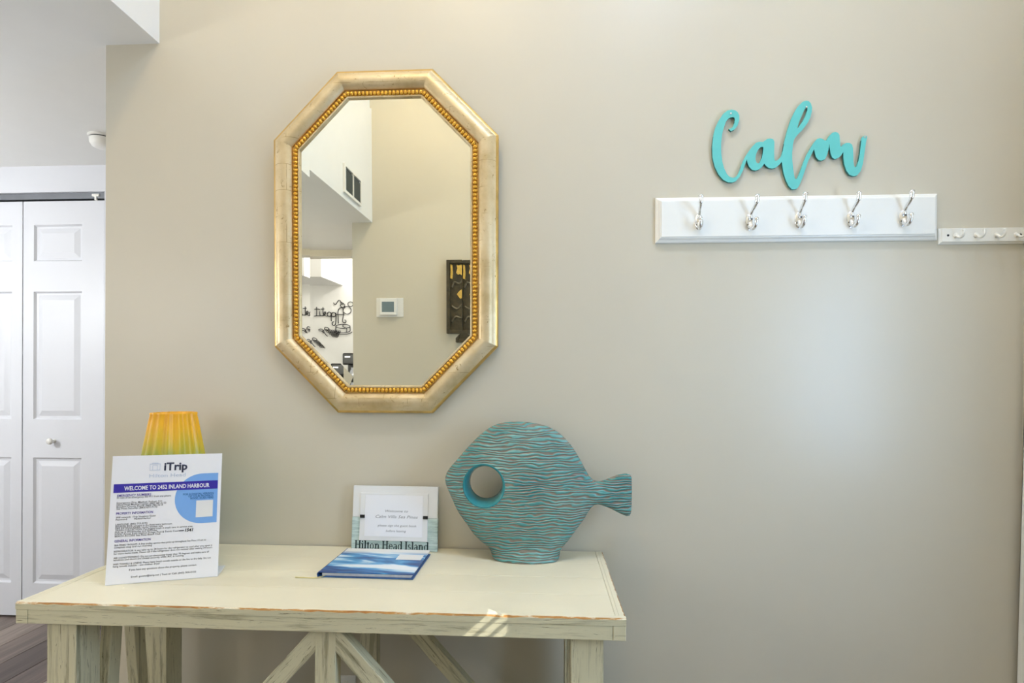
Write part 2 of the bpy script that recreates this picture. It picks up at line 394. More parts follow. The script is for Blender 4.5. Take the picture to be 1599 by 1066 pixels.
# closet wall and bifold doors
YC = 1.0
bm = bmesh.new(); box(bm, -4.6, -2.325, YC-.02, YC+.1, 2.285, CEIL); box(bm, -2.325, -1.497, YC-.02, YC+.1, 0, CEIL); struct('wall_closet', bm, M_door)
struct('wall_hall_return', B(XE, XE+.1, .12, YC-.02, 0, CEIL), M_wall)
struct('wall_closet_inside', B(-4.6, -2.0, YC+.2, YC+.22, 0, CEIL), M_white)
tr = ob('door_track', B(-4.58, -2.327, YC-.005, YC+.04, 2.252, 2.284), M_track, None, 'grey steel bifold track above the white closet doors', 'track')
bm = bmesh.new(); box(bm, -2.405, -2.365, YC-.012, YC+.004, 2.262, 2.276, bev=.003); box(bm, -2.39, -2.38, YC-.010, YC+.0, 2.243, 2.264); ob('pivot_bracket', bm, M_trim, tr, 'small white pivot bracket')
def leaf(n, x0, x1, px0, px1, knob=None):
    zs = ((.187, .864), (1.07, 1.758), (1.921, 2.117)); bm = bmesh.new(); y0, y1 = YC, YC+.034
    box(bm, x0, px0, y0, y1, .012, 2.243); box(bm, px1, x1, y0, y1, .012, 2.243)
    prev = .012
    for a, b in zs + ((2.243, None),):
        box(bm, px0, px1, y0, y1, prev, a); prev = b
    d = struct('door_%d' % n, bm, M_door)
    for a, b in zs:
        bm = bmesh.new()
        rings = []
        for (ins, y) in ((0, y0), (.008, y0+.011), (.018, y0+.012), (.046, y0+.003)):
            rings.append([bm.verts.new(p) for p in ((px0+ins, y, a+ins), (px1-ins, y, a+ins), (px1-ins, y, b-ins), (px0+ins, y, b-ins))])
        for r0, r1 in zip(rings, rings[1:]):
            for k in range(4): bm.faces.new((r0[k], r0[(k+1)%4], r1[(k+1)%4], r1[k]))
        bm.faces.new(rings[-1]); bk = [bm.verts.new((v.co.x, y1-.002, v.co.z)) for v in rings[0]]; bm.faces.new(bk[::-1])
        for k in range(4): bm.faces.new((rings[0][(k+1)%4], rings[0][k], bk[k], bk[(k+1)%4]))
        bmesh.ops.recalc_face_normals(bm, faces=bm.faces)
        ob('panel', bm, M_door, d)
    if knob:
        bm = bmesh.new(); lathe(bm, [(.011, 0), (.010, .004), (.007, .008), (.007, .016), (.014, .022), (.0175, .030), (.015, .037), (.006, .041), (0, .0415)], 24, Matrix.Translation((knob[0], y0+.001, knob[1])) @ Matrix.Rotation(R(90), 4, 'X'))
        ob('knob', bm, M_plastic, d, 'white round door knob', smooth=True)
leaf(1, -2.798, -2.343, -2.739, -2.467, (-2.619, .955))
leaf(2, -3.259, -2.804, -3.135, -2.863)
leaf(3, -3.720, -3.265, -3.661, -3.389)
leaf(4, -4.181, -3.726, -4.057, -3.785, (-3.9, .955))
# white leaning edge of the entry door casing at the far right
bm = bmesh.new(); box(bm, WR-.030, WR-.001, -.075, -.015, 0, 1.60)
for v in bm.verts: v.co.x += max(0, v.co.z) * .0235 - .006 if v.co.x < WR-.01 else 0
struct('trim_2', bm, M_trim)

# ------------------------------------------------------------------ lamps
def dome(name, label, x, y, z, power, col, r=.16, size=.1):
    t = thing(name, label, 'ceiling light', (x, y, z), group='flush dome ceiling lights')
    bm = bmesh.new(); lathe(bm, [(r, -.001), (r*1.04, -.012), (r*1.02, -.026), (r*.95, -.03)], 32, Matrix.Translation((x, y, z))); ob('rim', bm, M_emboss, t, smooth='auto')
    bm = bmesh.new(); lathe(bm, [(r*.95, -.028), (r*.88, -.05), (r*.65, -.072), (r*.3, -.084), (0, -.086)], 32, Matrix.Translation((x, y, z))); ob('glass_dome', bm, M_glow, t, smooth=True)
    l = light(name + '_bulb', 'POINT', (x, y, z - .2), power, col, size)
    return t
dome('ceiling_light', 'flush dome light high on the entry ceiling over the coat hooks', .66, -1.2, HI, 59, (.46, .65, 1), size=.05)
dome('ceiling_light', 'flush dome light high on the entry ceiling over the console table', -.45, -1.2, HI, 45, (1, .80, .52), size=.12)
def pendant(label, px, py, power, col):  # unseen pendants, added as fill light for the low ceiling
    t = thing('fill_pendant', label, 'lamp', (px, py, CEIL), group='added globe fill pendants')
    bm = bmesh.new(); lathe(bm, [(.06, -.0005), (.06, -.012), (.02, -.022)], 24, Matrix.Translation((px, py, CEIL))); ob('canopy', bm, M_emboss, t, smooth='auto')
    bm = bmesh.new(); tube(bm, [(px, py, CEIL-.02), (px, py, CEIL-.36)], .004, 8); ob('cord', bm, M_dark, t)
    bm = bmesh.new(); ball(bm, (px, py, CEIL-.43), .08, u=24, v=16); ob('globe', bm, M_glow, t, smooth=True)
    light('pendant_bulb', 'POINT', (px, py, CEIL-.62), power, col, .09)
pendant('unseen globe pendant hung low to brighten the hall ceiling before the closet', -3.35, -.35, 58, (.95, .98, 1))
pendant('unseen globe pendant added to brighten the low ceiling beside the kitchen opening', -2.9, -2.3, 22, (1, .91, .78))
dome('ceiling_light', 'flush dome light on the kitchen ceiling behind the header', -1.75, -4.0, 2.8, 22, (1, .97, 1), size=.14)

# smoke detector
t = thing('smoke_detector', 'round white smoke detector on the low hall ceiling', 'smoke detector', (-2.068, .665, CEIL))
bm = bmesh.new(); lathe(bm, [(.060, -.0005), (.060, -.007), (.054, -.010)], 32, Matrix.Translation((-2.068, .665, CEIL))); ob('base', bm, M_plastic, t, smooth='auto')
bm = bmesh.new(); lathe(bm, [(.052, -.010), (.053, -.012), (.052, -.017), (.0, -.017)], 32, Matrix.Translation((-2.068, .665, CEIL))); ob('vent_ring', bm, M_dark, t, smooth='auto')
bm = bmesh.new(); lathe(bm, [(.054, -.015), (.053, -.034), (.045, -.047), (.027, -.054), (0, -.055)], 32, Matrix.Translation((-2.068, .665, CEIL))); ob('cap', bm, M_plastic, t, smooth='auto')

# ------------------------------------------------------------------ console table
TX0, TX1, TY, TZ = -1.298, .196, -.511, .727
t = thing('console_table', 'long cream distressed wooden console table against the wall', 'table', (-.55, -.26, 0))
yb = [-.497, -.372, -.248, -.125, -.004]
for i in range(4):
    ob('top_plank', B(TX0+.026, TX1-.024, yb[i]+.0006, yb[i+1]-.0006, TZ-.018, TZ-(.0004 if i % 2 else 0), bev=.0012), M_top, t)
for xa, xb in ((TX0+.0148, TX0+.0255), (TX1-.0235, TX1-.0148)):
    ob('breadboard_end', B(xa, xb, TY+.014, -.004, TZ-.018, TZ, bev=.001), M_top, t)
def worn_strip(pts, inward, name):
    """rounded edge strip with a worn arris: pts along the edge, inward unit vector"""
    bm = bmesh.new(); rr = random.Random(len(name) + int(pts[0][1]*100)); n = 90; prev = None
    a, b = Vector(pts[0]), Vector(pts[1]); iv = Vector(inward)
    for i in range(n+1):
        p = a.lerp(b, i/n); cw = .002 + rr.random()*.002; ch = .0022 + rr.random()*.0028
        ring = [bm.verts.new(p + iv*.0145 + Vector((0,0,-.018))), bm.verts.new(p + Vector((0,0,-.018))), bm.verts.new(p + Vector((0,0,-ch))),
                bm.verts.new(p + iv*cw), bm.verts.new(p + iv*.0145)]
        if prev:
            for k in range(5):
                f = bm.faces.new((prev[k], prev[(k+1)%5], ring[(k+1)%5], ring[k])); f.material_index = {1: 1, 2: 2}.get(k, 0)
        else: bm.faces.new(ring[::-1])
        prev = ring
    bm.faces.new(prev); bmesh.ops.recalc_face_normals(bm, faces=bm.faces)
    ob('edge_strip', bm, [M_top, M_woodx, M_worn], t, 'front edge worn to orange wood')
worn_strip(((TX0, TY, TZ), (TX1, TY, TZ)), (0, 1, 0), 'front')
worn_strip(((TX1, TY+.0145, TZ), (TX1, -.004, TZ)), (-1, 0, 0), 'right')
worn_strip(((TX0, TY+.0145, TZ), (TX0, -.004, TZ)), (1, 0, 0), 'left')
ob('edge_board', B(TX0+.031, TX1-.031, TY+.0012, TY+.022, TZ-.053, TZ-.0188, bev=.0015), M_woodx, t)
ob('edge_board', B(TX0+.031, TX1-.031, -.024, -.005, TZ-.053, TZ-.0188, bev=.0015), M_woodx, t)
ob('edge_corner', B(TX0+.0005, TX0+.0302, TY+.0003, TY+.030, TZ-.053, TZ-.0188, bev=.0015), M_woodx, t)
ob('edge_corner', B(TX1-.0302, TX1-.0005, TY+.0003, TY+.030, TZ-.053, TZ-.0188, bev=.0015), M_woodx, t)
ob('edge_board', B(TX0+.001, TX0+.022, TY+.031, -.005, TZ-.053, TZ-.0188, bev=.0015), M_woody, t)
ob('edge_board', B(TX1-.022, TX1-.001, TY+.031, -.005, TZ-.053, TZ-.0188, bev=.0015), M_woody, t)
LX0, LX1, RX0, RX1 = -1.234, -1.157, .069, .146
FY0, FY1, BY0, BY1 = -.492, -.418, -.166, -.092
zt = TZ-.019
for xa, xb in ((LX0, LX1), (RX0, RX1)):
    for ya, yb2 in ((FY0, FY1), (BY0, BY1)): ob('leg', B(xa, xb, ya, yb2, 0, zt, bev=.002), M_woodz, t)
ob('apron', B(LX1, RX0, FY0+.012, FY0+.034, TZ-.062, zt, bev=.001), M_woodx, t)
ob('apron', B(LX1, RX0, BY1-.034, BY1-.012, TZ-.062, zt, bev=.001), M_woodx, t)
ob('apron', B(LX0+.012, LX0+.034, FY1, BY0, TZ-.070, zt, bev=.001), M_woody, t)
ob('apron', B(RX1-.034, RX1-.012, FY1, BY0, TZ-.070, zt, bev=.001), M_woody, t)
def bar(p, q, wid, d0, d1, plane, mat, name):
    """flat brace between p and q in the XZ ('x') or YZ ('y') plane"""
    p, q = Vector(p), Vector(q); dd = (q-p).normalized(); nn = Vector((-dd.y, dd.x))*wid/2; bm = bmesh.new()
    pts = [p+nn, q+nn, q-nn, p-nn]; V = []
    for d in (d0, d1):
        V.append([bm.verts.new((a.x, d, a.y) if plane == 'x' else (d, a.x, a.y)) for a in pts])
    bm.faces.new(V[0]); bm.faces.new(V[1][::-1])
    for k in range(4): bm.faces.new((V[0][(k+1)%4], V[0][k], V[1][k], V[1][(k+1)%4]))
    bmesh.ops.bevel(bm, geom=bm.edges[:], offset=.0015, segments=1, affect='EDGES'); bmesh.ops.recalc_face_normals(bm, faces=bm.faces)
    return ob(name, bm, mat, t)
def wood_rot(a): return mat_wood('distressed_wood_brace', (0, a, 0), CR, DK, .9)
M_bl, M_br = wood_rot(R(47.7)), wood_rot(R(-47.7))
PC = -.526
for ya, yb2 in ((FY0+.006, FY0+.040), (BY0+.01, BY0+.044)):
    ob('centre_post', B(PC-.026, PC+.026, ya-.001, yb2+.001, .16, TZ-.058, bev=.002), M_woodz, t)
    bar((PC-.018, TZ-.072), (PC-.462, .17), .043, ya, yb2, 'x', M_bl, 'brace')
    bar((PC+.018, TZ-.072), (PC+.462, .17), .043, ya, yb2, 'x', M_br, 'brace')
    ob('stretcher', B(LX1, RX0, ya, yb2, .10, .16, bev=.002), M_woodx, t)
for xa, xb in ((LX1-.032, LX1-.001), (RX0+.001, RX0+.032)):
    bar((-.354, .66), (-.400, .12), .040, xa, xb, 'y', M_woodz, 'brace'); bar((-.285, .66), (-.235, .12), .040, xa, xb, 'y', M_woodz, 'brace')
    ob('stretcher', B(xa, xb, FY1, BY0, .10, .15, bev=.002), M_woody, t)
# wall outlet under the table
t2 = thing('wall_outlet', 'white wall outlet low behind the console table', 'outlet', (-.652, 0, .238))
ob('plate', B(-.687, -.617, -.006, 0, .180, .296, bev=.002), M_plastic, t2)
for z in (.212, .264):
    bm = bmesh.new(); lathe(bm, [(.0165, 0), (.0165, .003), (0, .003)], 20, Matrix.Translation((-.652, -.0055, z)) @ Matrix.Rotation(R(90), 4, 'X')); s = ob('socket', bm, M_cream, t2)
    ob('slot', B(-.659, -.657, -.009, -.0084, z-.004, z+.005), M_dark, s); ob('slot', B(-.647, -.645, -.009, -.0084, z-.004, z+.005), M_dark, s)

# ------------------------------------------------------------------ text helper
def textbm(s, width=None, height=None, shear=0, bold=0, align='LEFT'):
    cu = bpy.data.curves.new('lettering', 'FONT'); cu.body = s; cu.size = 1; cu.shear = shear; cu.offset = bold; cu.align_x = 'LEFT'; cu.resolution_u = 2
    o = bpy.data.objects.new('lettering_tmp', cu); C.objects.link(o); dg = bpy.context.evaluated_depsgraph_get(); dg.update()
    me = bpy.data.meshes.new_from_object(o.evaluated_get(dg)); bpy.data.objects.remove(o); bpy.data.curves.remove(cu)
    bm = bmesh.new(); bm.from_mesh(me); bpy.data.meshes.remove(me)
    xs = [v.co.x for v in bm.verts]; x0, x1 = min(xs), max(xs)
    k = height/.70 if height else width/(x1-x0); kx = width/(x1-x0) if width else k
    W = (x1-x0)*kx; off = {'LEFT': 0, 'CENTER': -W/2, 'RIGHT': -W}[align]
    for v in bm.verts: v.co = Vector(((v.co.x-x0)*kx+off, 0, v.co.y*k))
    return bm
def put(bm, x, y, z, into=None):
    bmesh.ops.translate(bm, vec=(x, y, z), verts=bm.verts)
    if into is None: return bm
    merge(into, bm)
def flat(bm, pts, y):
    bm.faces.new([bm.verts.new((a, y, b)) for a, b in pts])

# ------------------------------------------------------------------ octagonal mirror
MX, MZ = -.516, 1.731
mt = thing('wall_mirror', 'octagonal mirror in an antique silver-gold frame with a gold beaded inner edge', 'mirror', (MX, -.004, MZ), (R(.95), 0, 0), local=True)
OCT = [(-.158, .558), (.158, .558), (.372, .340), (.372, -.340), (.158, -.558), (-.158, -.558), (-.372, -.340), (-.372, .340)]
def octo(d):
    P = [Vector(p) for p in OCT]; n = 8; L = []
    for i in range(n):
        a, b = P[i], P[(i+1) % n]; e = (b-a).normalized(); nn = Vector((e.y, -e.x)); L.append((a+nn*d, e))
    out = []
    for i in range(n):
        (p, e), (q, g) = L[i-1], L[i]
        den = e.x*g.y - e.y*g.x; s = ((q-p).x*g.y - (q-p).y*g.x)/den; out.append(p+e*s)
    return out
prof = [(.0, 0), (.0, .014), (.004, .019), (.008, .020), (.016, .029), (.026, .035), (.036, .038), (.046, .037), (.055, .032), (.061, .026), (.064, .021), (.066, .016), (.084, .016), (.0845, .020), (.0885, .0195), (.0915, .0115), (.0915, 0)]
rings = [octo(d) for d, h in prof]
OFF = -.012                                                         # frame stands a little off the wall because it tips forward
for i in range(8):
    bm = bmesh.new(); j = (i+1) % 8; va = [bm.verts.new((r[i].x, OFF-h, r[i].y)) for r, (d, h) in zip(rings, prof)]; vb = [bm.verts.new((r[j].x, OFF-h, r[j].y)) for r, (d, h) in zip(rings, prof)]
    for k in range(len(prof)-1):
        f = bm.faces.new((va[k], va[k+1], vb[k+1], vb[k])); f.material_index = 1 if k in (0, 1, 2) or k >= 10 and k <= 12 else (2 if k >= 13 else 0)
    bm.faces.new((va[0], vb[0], vb[-1], va[-1])); bm.faces.new(va[::-1]); bm.faces.new(vb)
    bmesh.ops.recalc_face_normals(bm, faces=bm.faces)
    ob('frame_rail', bm, [M_leaf, M_goldedge, M_leaf], mt, local=True, smooth='auto')
ring = octo(.0755); bm = bmesh.new(); one = bmesh.new(); bmesh.ops.create_uvsphere(one, u_segments=8, v_segments=6, radius=1)
for i in range(8):
    a, b = ring[i], ring[(i+1) % 8]; L = (b-a).length; n = max(1, round(L/.0128)); ang = math.atan2(b.y-a.y, b.x-a.x)
    for k in range(n):
        p = a.lerp(b, (k+.5)/n); c = one.copy(); merge(bm, c, Matrix.Translation((p.x, OFF-.0175, p.y)) @ Matrix.Rotation(-ang, 4, 'Y') @ Matrix.Diagonal((L/n*.50, .0085, .0080, 1)))
one.free()
ob('bead_trim', bm, M_gold, mt, 'gold beaded inner moulding', kind='stuff', local=True, smooth=True)
g0, g1 = octo(.090), octo(.090+.029); bm = bmesh.new(); yg = OFF-.010; rise = .029*math.tan(R(1.15))
a = [bm.verts.new((p.x, yg-rise, p.y)) for p in g0]; b = [bm.verts.new((p.x, yg, p.y)) for p in g1]
bm.faces.new(b)
for k in range(8): bm.faces.new((a[k], a[(k+1)%8], b[(k+1)%8], b[k]))
bk = [bm.verts.new((p.x, OFF-.004, p.y)) for p in g0]; bm.faces.new(bk[::-1])
for k in range(8): bm.faces.new((a[(k+1)%8], a[k], bk[k], bk[(k+1)%8]))
bmesh.ops.recalc_face_normals(bm, faces=bm.faces)
ob('mirror_glass', bm, M_mirror, mt, 'bevelled mirror glass', local=True)
ob('backing', B(-.26, .26, OFF+.0005, .004, -.36, .36), M_darkwood, mt, local=True)

# ------------------------------------------------------------------ coat hook rail
t = thing('coat_rack', 'long white board with five chrome double hooks on the wall', 'coat rack', (.80, 0, 1.797))
bm = bmesh.new(); x0, x1, z0, z1 = .362, 1.233, 1.7245, 1.870; rings = []
for ins, y in ((0, 0), (0, -.007), (.003, -.010), (.008, -.0125), (.012, -.0185), (.0155, -.0195), (.0165, -.022)):
    rings.append([bm.verts.new(p) for p in ((x0+ins, y, z0+ins), (x1-ins, y, z0+ins), (x1-ins, y, z1-ins), (x0+ins, y, z1-ins))])
for r0, r1 in zip(rings, rings[1:]):
    for k in range(4): bm.faces.new((r0[k], r0[(k+1)%4], r1[(k+1)%4], r1[k]))
bm.faces.new(rings[-1]); bm.faces.new(rings[0][::-1]); bmesh.ops.recalc_face_normals(bm, faces=bm.faces)
ob('board', bm, M_trim, t)
def hook(x, z, turn):
    e = ob('hook', plate_bm(), M_chrome, t, smooth='auto', local=True); e.location = Vector((x, -.022, z)) - org[t.name]; e.rotation_euler = (0, 0, R(turn))
    bm = bmesh.new(); tube(bm, spline([(0, -.006, .010), (0, -.008, .020), (0, -.017, .031), (0, -.032, .042), (0, -.041, .053), (0, -.043, .066)], 6), [.0062]*6+[.0044]*8+[.0048]*8+[.0060]*6+[.0066]*3, 12, sx=1.2); ball(bm, (0, -.043, .068), (.0082, .0074, .0066)); ob('upper_arm', bm, M_chrome, e, smooth=True, local=True)
    bm = bmesh.new(); tube(bm, spline([(0, -.004, -.004), (0, -.008, -.016), (0, -.018, -.0245), (0, -.031, -.021), (0, -.038, -.009), (0, -.039, -.002)], 6), [.0075]*8+[.0055]*12+[.0052]*11, 12, sx=1.25); ball(bm, (0, -.039, .0), (.0072, .0065, .0058)); ob('lower_arm', bm, M_chrome, e, smooth=True, local=True)
    bm = bmesh.new()
    for dx, dz in ((-.006, -.010), (.006, .009)): lathe(bm, [(.0032, 0), (.0030, .0014), (0, .0018)], 10, Matrix.Translation((dx, -.0042, dz)) @ Matrix.Rotation(R(90), 4, 'X'))
    ob('screw', bm, M_screw, e, local=True)
def plate_bm():
    bm = bmesh.new(); lathe(bm, [(.0125, 0), (.0125, .002), (.010, .0045), (0, .006)], 24, Matrix.Diagonal((1, 1, 2.05, 1)) @ Matrix.Rotation(R(90), 4, 'X')); return bm
for x, z, tn in ((.4955, 1.786, -8), (.652, 1.784, 12), (.8045, 1.788, 0), (.9625, 1.788, 3), (1.1205, 1.790, 0)): hook(x, z, tn)
# small key rail in the corner
t = thing('key_rack', 'short cream board with four small cup hooks in the wall corner', 'key rack', (1.366, 0, 1.737))
bm = bmesh.new(); x0, x1, z0, z1 = 1.238, 1.494, 1.7115, 1.7615; rings = []
for ins, y in ((0, 0), (0, -.006), (.005, -.010), (.0065, -.0135)):
    rings.append([bm.verts.new(p) for p in ((x0+ins, y, z0+ins), (x1-ins*.3, y, z0+ins), (x1-ins*.3, y, z1-ins*.4), (x0+ins, y, z1-ins*.4))])
for r0, r1 in zip(rings, rings[1:]):
    for k in range(4): bm.faces.new((r0[k], r0[(k+1)%4], r1[(k+1)%4], r1[k]))
bm.faces.new(rings[-1]); bm.faces.new(rings[0][::-1]); bmesh.ops.recalc_face_normals(bm, faces=bm.faces)
ob('board', bm, M_cream, t)
for x in (1.285, 1.345, 1.405, 1.465):
    bm = bmesh.new(); tube(bm, spline([(x, -.012, 1.737), (x, -.020, 1.734), (x, -.031, 1.7265), (x, -.042, 1.7275), (x, -.047, 1.7365), (x, -.046, 1.744)], 6), [.0042]*8+[.0036]*23, 10); ball(bm, (x, -.046, 1.7445), .0046)
    lathe(bm, [(.008, 0), (.008, .002), (.005, .004)], 16, Matrix.Translation((x, -.013, 1.737)) @ Matrix.Rotation(R(90), 4, 'X')); ob('cup_hook', bm, M_cream, t, smooth=True)
for x in (1.262, 1.4775):
    bm = bmesh.new(); lathe(bm, [(.0035, 0), (.003, .0012), (0, .0014)], 12, Matrix.Translation((x, -.0134, 1.7375)) @ Matrix.Rotation(R(90), 4, 'X')); ob('screw', bm, M_dark, t)

# ------------------------------------------------------------------ cursive wall word
calm = [(280,352),(300,372),(330,358),(360,320),(375,270),(375,230),(360,200),(335,183),(305,178),(270,185),(230,215),(190,275),(160,340),(140,420),(130,520),(135,610),(155,690),(190,760),(230,805),(275,828),(310,830),(345,818),(380,780),(410,720),(435,650),(443,622),
 (450,655),(465,690),(490,715),(520,722),(555,712),(580,690),(600,660),(615,680),(640,698),(670,704),(705,695),(735,670),(757,645),(762,680),(775,750),(795,810),(820,860),(845,885),(865,888),(895,880),(915,850),(940,790),(965,715),(990,640),(1015,590),(1035,550),(1045,530),
 (1050,560),(1060,600),(1085,628),(1110,632),(1140,620),(1160,580),(1172,530),(1180,485),(1182,520),(1190,570),(1205,605),(1225,617),(1250,612),(1280,590),(1303,555),(1303,600),(1310,660),(1330,720),(1355,755),(1390,768),(1425,762),(1455,725),(1475,660),(1485,590),(1495,520),(1505,450),(1512,430),(1510,415),(1490,410),(1472,420),(1462,450),
 (1455,500),(1448,570),(1435,640),(1422,680),(1408,690),(1398,680),(1392,640),(1390,560),(1388,520),(1380,490),(1360,475),(1330,474),(1305,485),(1285,508),(1275,500),(1272,450),(1268,405),(1255,385),(1232,377),(1205,385),(1180,410),(1155,450),(1140,455),(1120,440),(1095,432),(1070,440),(1045,470),(1020,510),(985,570),(955,640),(925,720),(905,770),(890,795),(878,795),(868,770),(858,700),(850,620),(850,560),(855,490),(865,450),(875,430),
 (900,400),(940,360),(985,300),(1010,250),(1022,200),(1025,160),(1015,125),(995,103),(970,100),(940,110),(905,145),(870,200),(840,265),(815,340),(795,410),(778,480),(765,550),(755,590),(740,610),(715,632),(697,635),(690,620),(688,560),(690,500),(690,465),(680,442),(655,436),(625,440),(605,455),(590,467),(555,465),(525,475),(495,505),(465,545),(435,590),(410,640),(385,710),(365,755),(345,780),(320,788),(290,780),(265,755),(240,705),(222,640),(213,570),(212,480),(220,400),(235,340),(255,285),(270,265),(290,250),(315,245),(330,250),(335,270),(330,300),(315,335),(300,345)]
ha = [(590,512),(570,512),(545,535),(527,575),(520,620),(530,650),(545,660),(562,648),(578,610),(588,560),(592,525)]
hl = [(975,160),(960,175),(935,230),(910,290),(893,345),(905,335),(935,295),(965,240),(982,190),(983,165)]
def cw(p): return (.494 + p[0]*.5545/1599, 2.213 - p[1]*.3465/971 - p[0]*.0125/1599)
t = thing('wall_word', 'turquoise cursive word cut from board above the coat hooks', 'wall sign', (.79, 0, 2.03))
bm = bmesh.new(); slab(bm, [cw(p) for p in calm], -.0115, -.0040, [[cw(p) for p in ha], [cw(p) for p in hl]])
for f in bm.faces: f.material_index = 0 if abs(f.normal.y) > .7 or f.normal.z > .2 else 1
ob('letters', bm, [M_calm, M_calmedge], t)
for p in ((298, 213), (975, 158), (1491, 425)):
    x, z = cw(p); bm = bmesh.new(); lathe(bm, [(.003, -.011), (.003, .0015), (0, .0025)], 12, Matrix.Translation((x, -.0115, z)) @ Matrix.Rotation(R(90), 4, 'X')); ob('nail', bm, M_chrome, t, smooth='auto')

# ------------------------------------------------------------------ fish sculpture
FO = [(58,465),(65,440),(90,400),(150,330),(220,250),(290,180),(360,125),(430,95),(500,85),(580,84),(660,92),(740,110),(810,145),(870,195),(920,255),(970,335),(1005,400),(1035,450),(1060,472),(1090,480),(1130,472),(1180,450),(1230,432),(1280,425),(1305,432),(1312,455),(1314,560),(1310,680),(1300,703),(1275,708),(1230,690),(1180,665),(1130,645),(1090,635),(1060,642),(1035,670),(1000,730),(950,800),(900,870),(860,920),(840,950),(832,985),(825,1003),(760,1010),(600,1012),(450,1008),(385,992),(370,955),(345,925),(300,890),(250,840),(200,770),(150,700),(110,620),(75,540),(60,500)]
FX, FY, FB = -.03, -.098, TZ
def fw(p): return Vector((-.302 + (p[0]-58)*.576/1254, .727 + (1012-p[1])*.4255/928))
def resample(P, d):
    P = [Vector((a.x, a.y, 0)) for a in P]; out = []
    sm = []
    n = len(P)
    for i in range(n):
        p0, p1, p2, p3 = P[i-1], P[i], P[(i+1)%n], P[(i+2)%n]; k = max(1, int((p2-p1).length/d))
        for q in range(k):
            u = q/k; sm.append(.5*((2*p1)+(p2-p0)*u+(2*p0-5*p1+4*p2-p3)*u*u+(3*p1-p0-3*p2+p3)*u**3))
    return [Vector((v.x, v.y)) for v in sm]
out2 = resample([fw(p) for p in FO], .008)
ec = fw((331, 505)); er = .063
hole = [ec + Vector((math.cos(a*2*math.pi/48), math.sin(a*2*math.pi/48)*1.03))*er for a in range(48)]
def d2(p, loop):
    m = 9
    for i in range(len(loop)):
        a, b = loop[i], loop[(i+1) % len(loop)]; ab = b-a; u = max(0, min(1, (p-a).dot(ab)/max(1e-12, ab.length_squared))); m = min(m, (a+ab*u-p).length)
    return m
inner = []
zz = .735
def pin(p, poly):
    c = False
    for i in range(len(poly)):
        a, b = poly[i], poly[(i+1) % len(poly)]
        if (a.y > p.y) != (b.y > p.y) and p.x < (b.x-a.x)*(p.y-a.y)/(b.y-a.y)+a.x: c = not c
    return c
for ix in range(60):
    for iz in range(44):
        p = Vector((-.30+ix*.0102+(iz%2)*.005, .735+iz*.0100))
        if pin(p, out2) and not pin(p, hole) and d2(p, out2) > .004 and (p-ec).length > er+.006: inner.append(p)
for ins in (.0022, .0055):                                          # extra rings for the rounded rim
    n = len(out2)
    for i in range(n):
        e = (out2[(i+1)%n]-out2[i-1]).normalized(); p = out2[i] + Vector((e.y, -e.x))*ins
        if pin(p, out2): inner.append(p)
V, F = cdt(out2, [hole], inner)
fish = thing('fish_sculpture', 'round teal carved ceramic fish with a hole for an eye on the table', 'sculpture', (FX, FY, TZ))
def thick(p):
    de = d2(p, out2); base = min(1, de/.011); rnd = math.sqrt(max(0, 1-(1-base)**2))
    foot = .018 * max(0, 1-(p.y-.727)/.08)**2
    body = .020 + foot*.4 + .030*(1-math.exp(-de/.06)) ; tail = max(0, min(1, (p.x-.10)/.1)); body = body*(1-tail)+.021*tail
    wf = max(0, min(1, 1-(p.y-.727)/.055)); wf = wf*wf*(3-2*wf)
    tf = .050*math.sqrt(max(.02, 1-((p.x+.051)/.1045)**2))
    return body*rnd*(1-wf) + tf*wf
bm = bmesh.new(); fr = []; bk = []; no = len(out2)
for v in V:
    on = d2(v, out2) < 1e-5; th = thick(v)
    a = bm.verts.new((v.x, FY-th, v.y)); fr.append(a); bk.append(a if th < 1e-6 else bm.verts.new((v.x, FY+th, v.y)))
hs = [i for i, v in enumerate(V) if abs((Vector((v.x-ec.x, (v.y-ec.y)/1.03))).length-er) < 1e-4]
for f in F:
    try: bm.faces.new([fr[i] for i in f])
    except ValueError: pass
    try: bm.faces.new([bk[i] for i in reversed(f)])
    except ValueError: pass
bmesh.ops.holes_fill(bm, edges=[e for e in bm.edges if e.is_boundary and all(v.co.z < .7285 for v in e.verts)], sides=0)
bmesh.ops.recalc_face_normals(bm, faces=bm.faces)
ob('body', bm, M_fish, fish, smooth=True)
bm = bmesh.new(); hs.sort(key=lambda i: math.atan2(V[i].y-ec.y, V[i].x-ec.x)); prevr = None; rr = []
hc = Vector((ec.x, ec.y))
prof_h = [(1.035, -1, -.0006), (1.0, -1, -.0022), (.95, -1, .003), (.88, -.5, 0), (.83, 0, 0), (.81, .6, 0), (.82, 1, 0)]
for s, fy, dy in prof_h:
    row = []
    for i in hs:
        q = hc + (Vector((V[i].x, V[i].y))-hc)*s; th = thick(V[i]) 
        row.append(bm.verts.new((q.x, FY+fy*th+dy, q.y)))
    rr.append(row)
nn = len(hs)
for r0, r1 in zip(rr, rr[1:]):
    for k in range(nn): bm.faces.new((r0[k], r0[(k+1)%nn], r1[(k+1)%nn], r1[k]))
ob('eye_ring', bm, M_fisheye, fish, 'smooth teal rim of the eye hole', smooth=True)

# ------------------------------------------------------------------ ribbed vase behind the sign
t = thing('ribbed_vase', 'tapered ribbed vase in yellow fading to green behind the white sign', 'vase', (-1.146, -.150, TZ), local=True)
def rib(k, z): return 1 + .042*math.cos(k*2*math.pi/11)
bm = bmesh.new(); lathe(bm, [(.085, 0), (.098, .006), (.108, .05), (.108, .12), (.101, .20), (.090, .28), (.078, .35), (.066, .42), (.0615, .443), (.0625, .4475), (.061, .4505), (.056, .4505), (.053, .44), (.066, .34), (.09, .2), (.09, .02), (0, .012)], 176, None, rib)
ob('body', bm, M_vase, t, smooth=True, local=True)

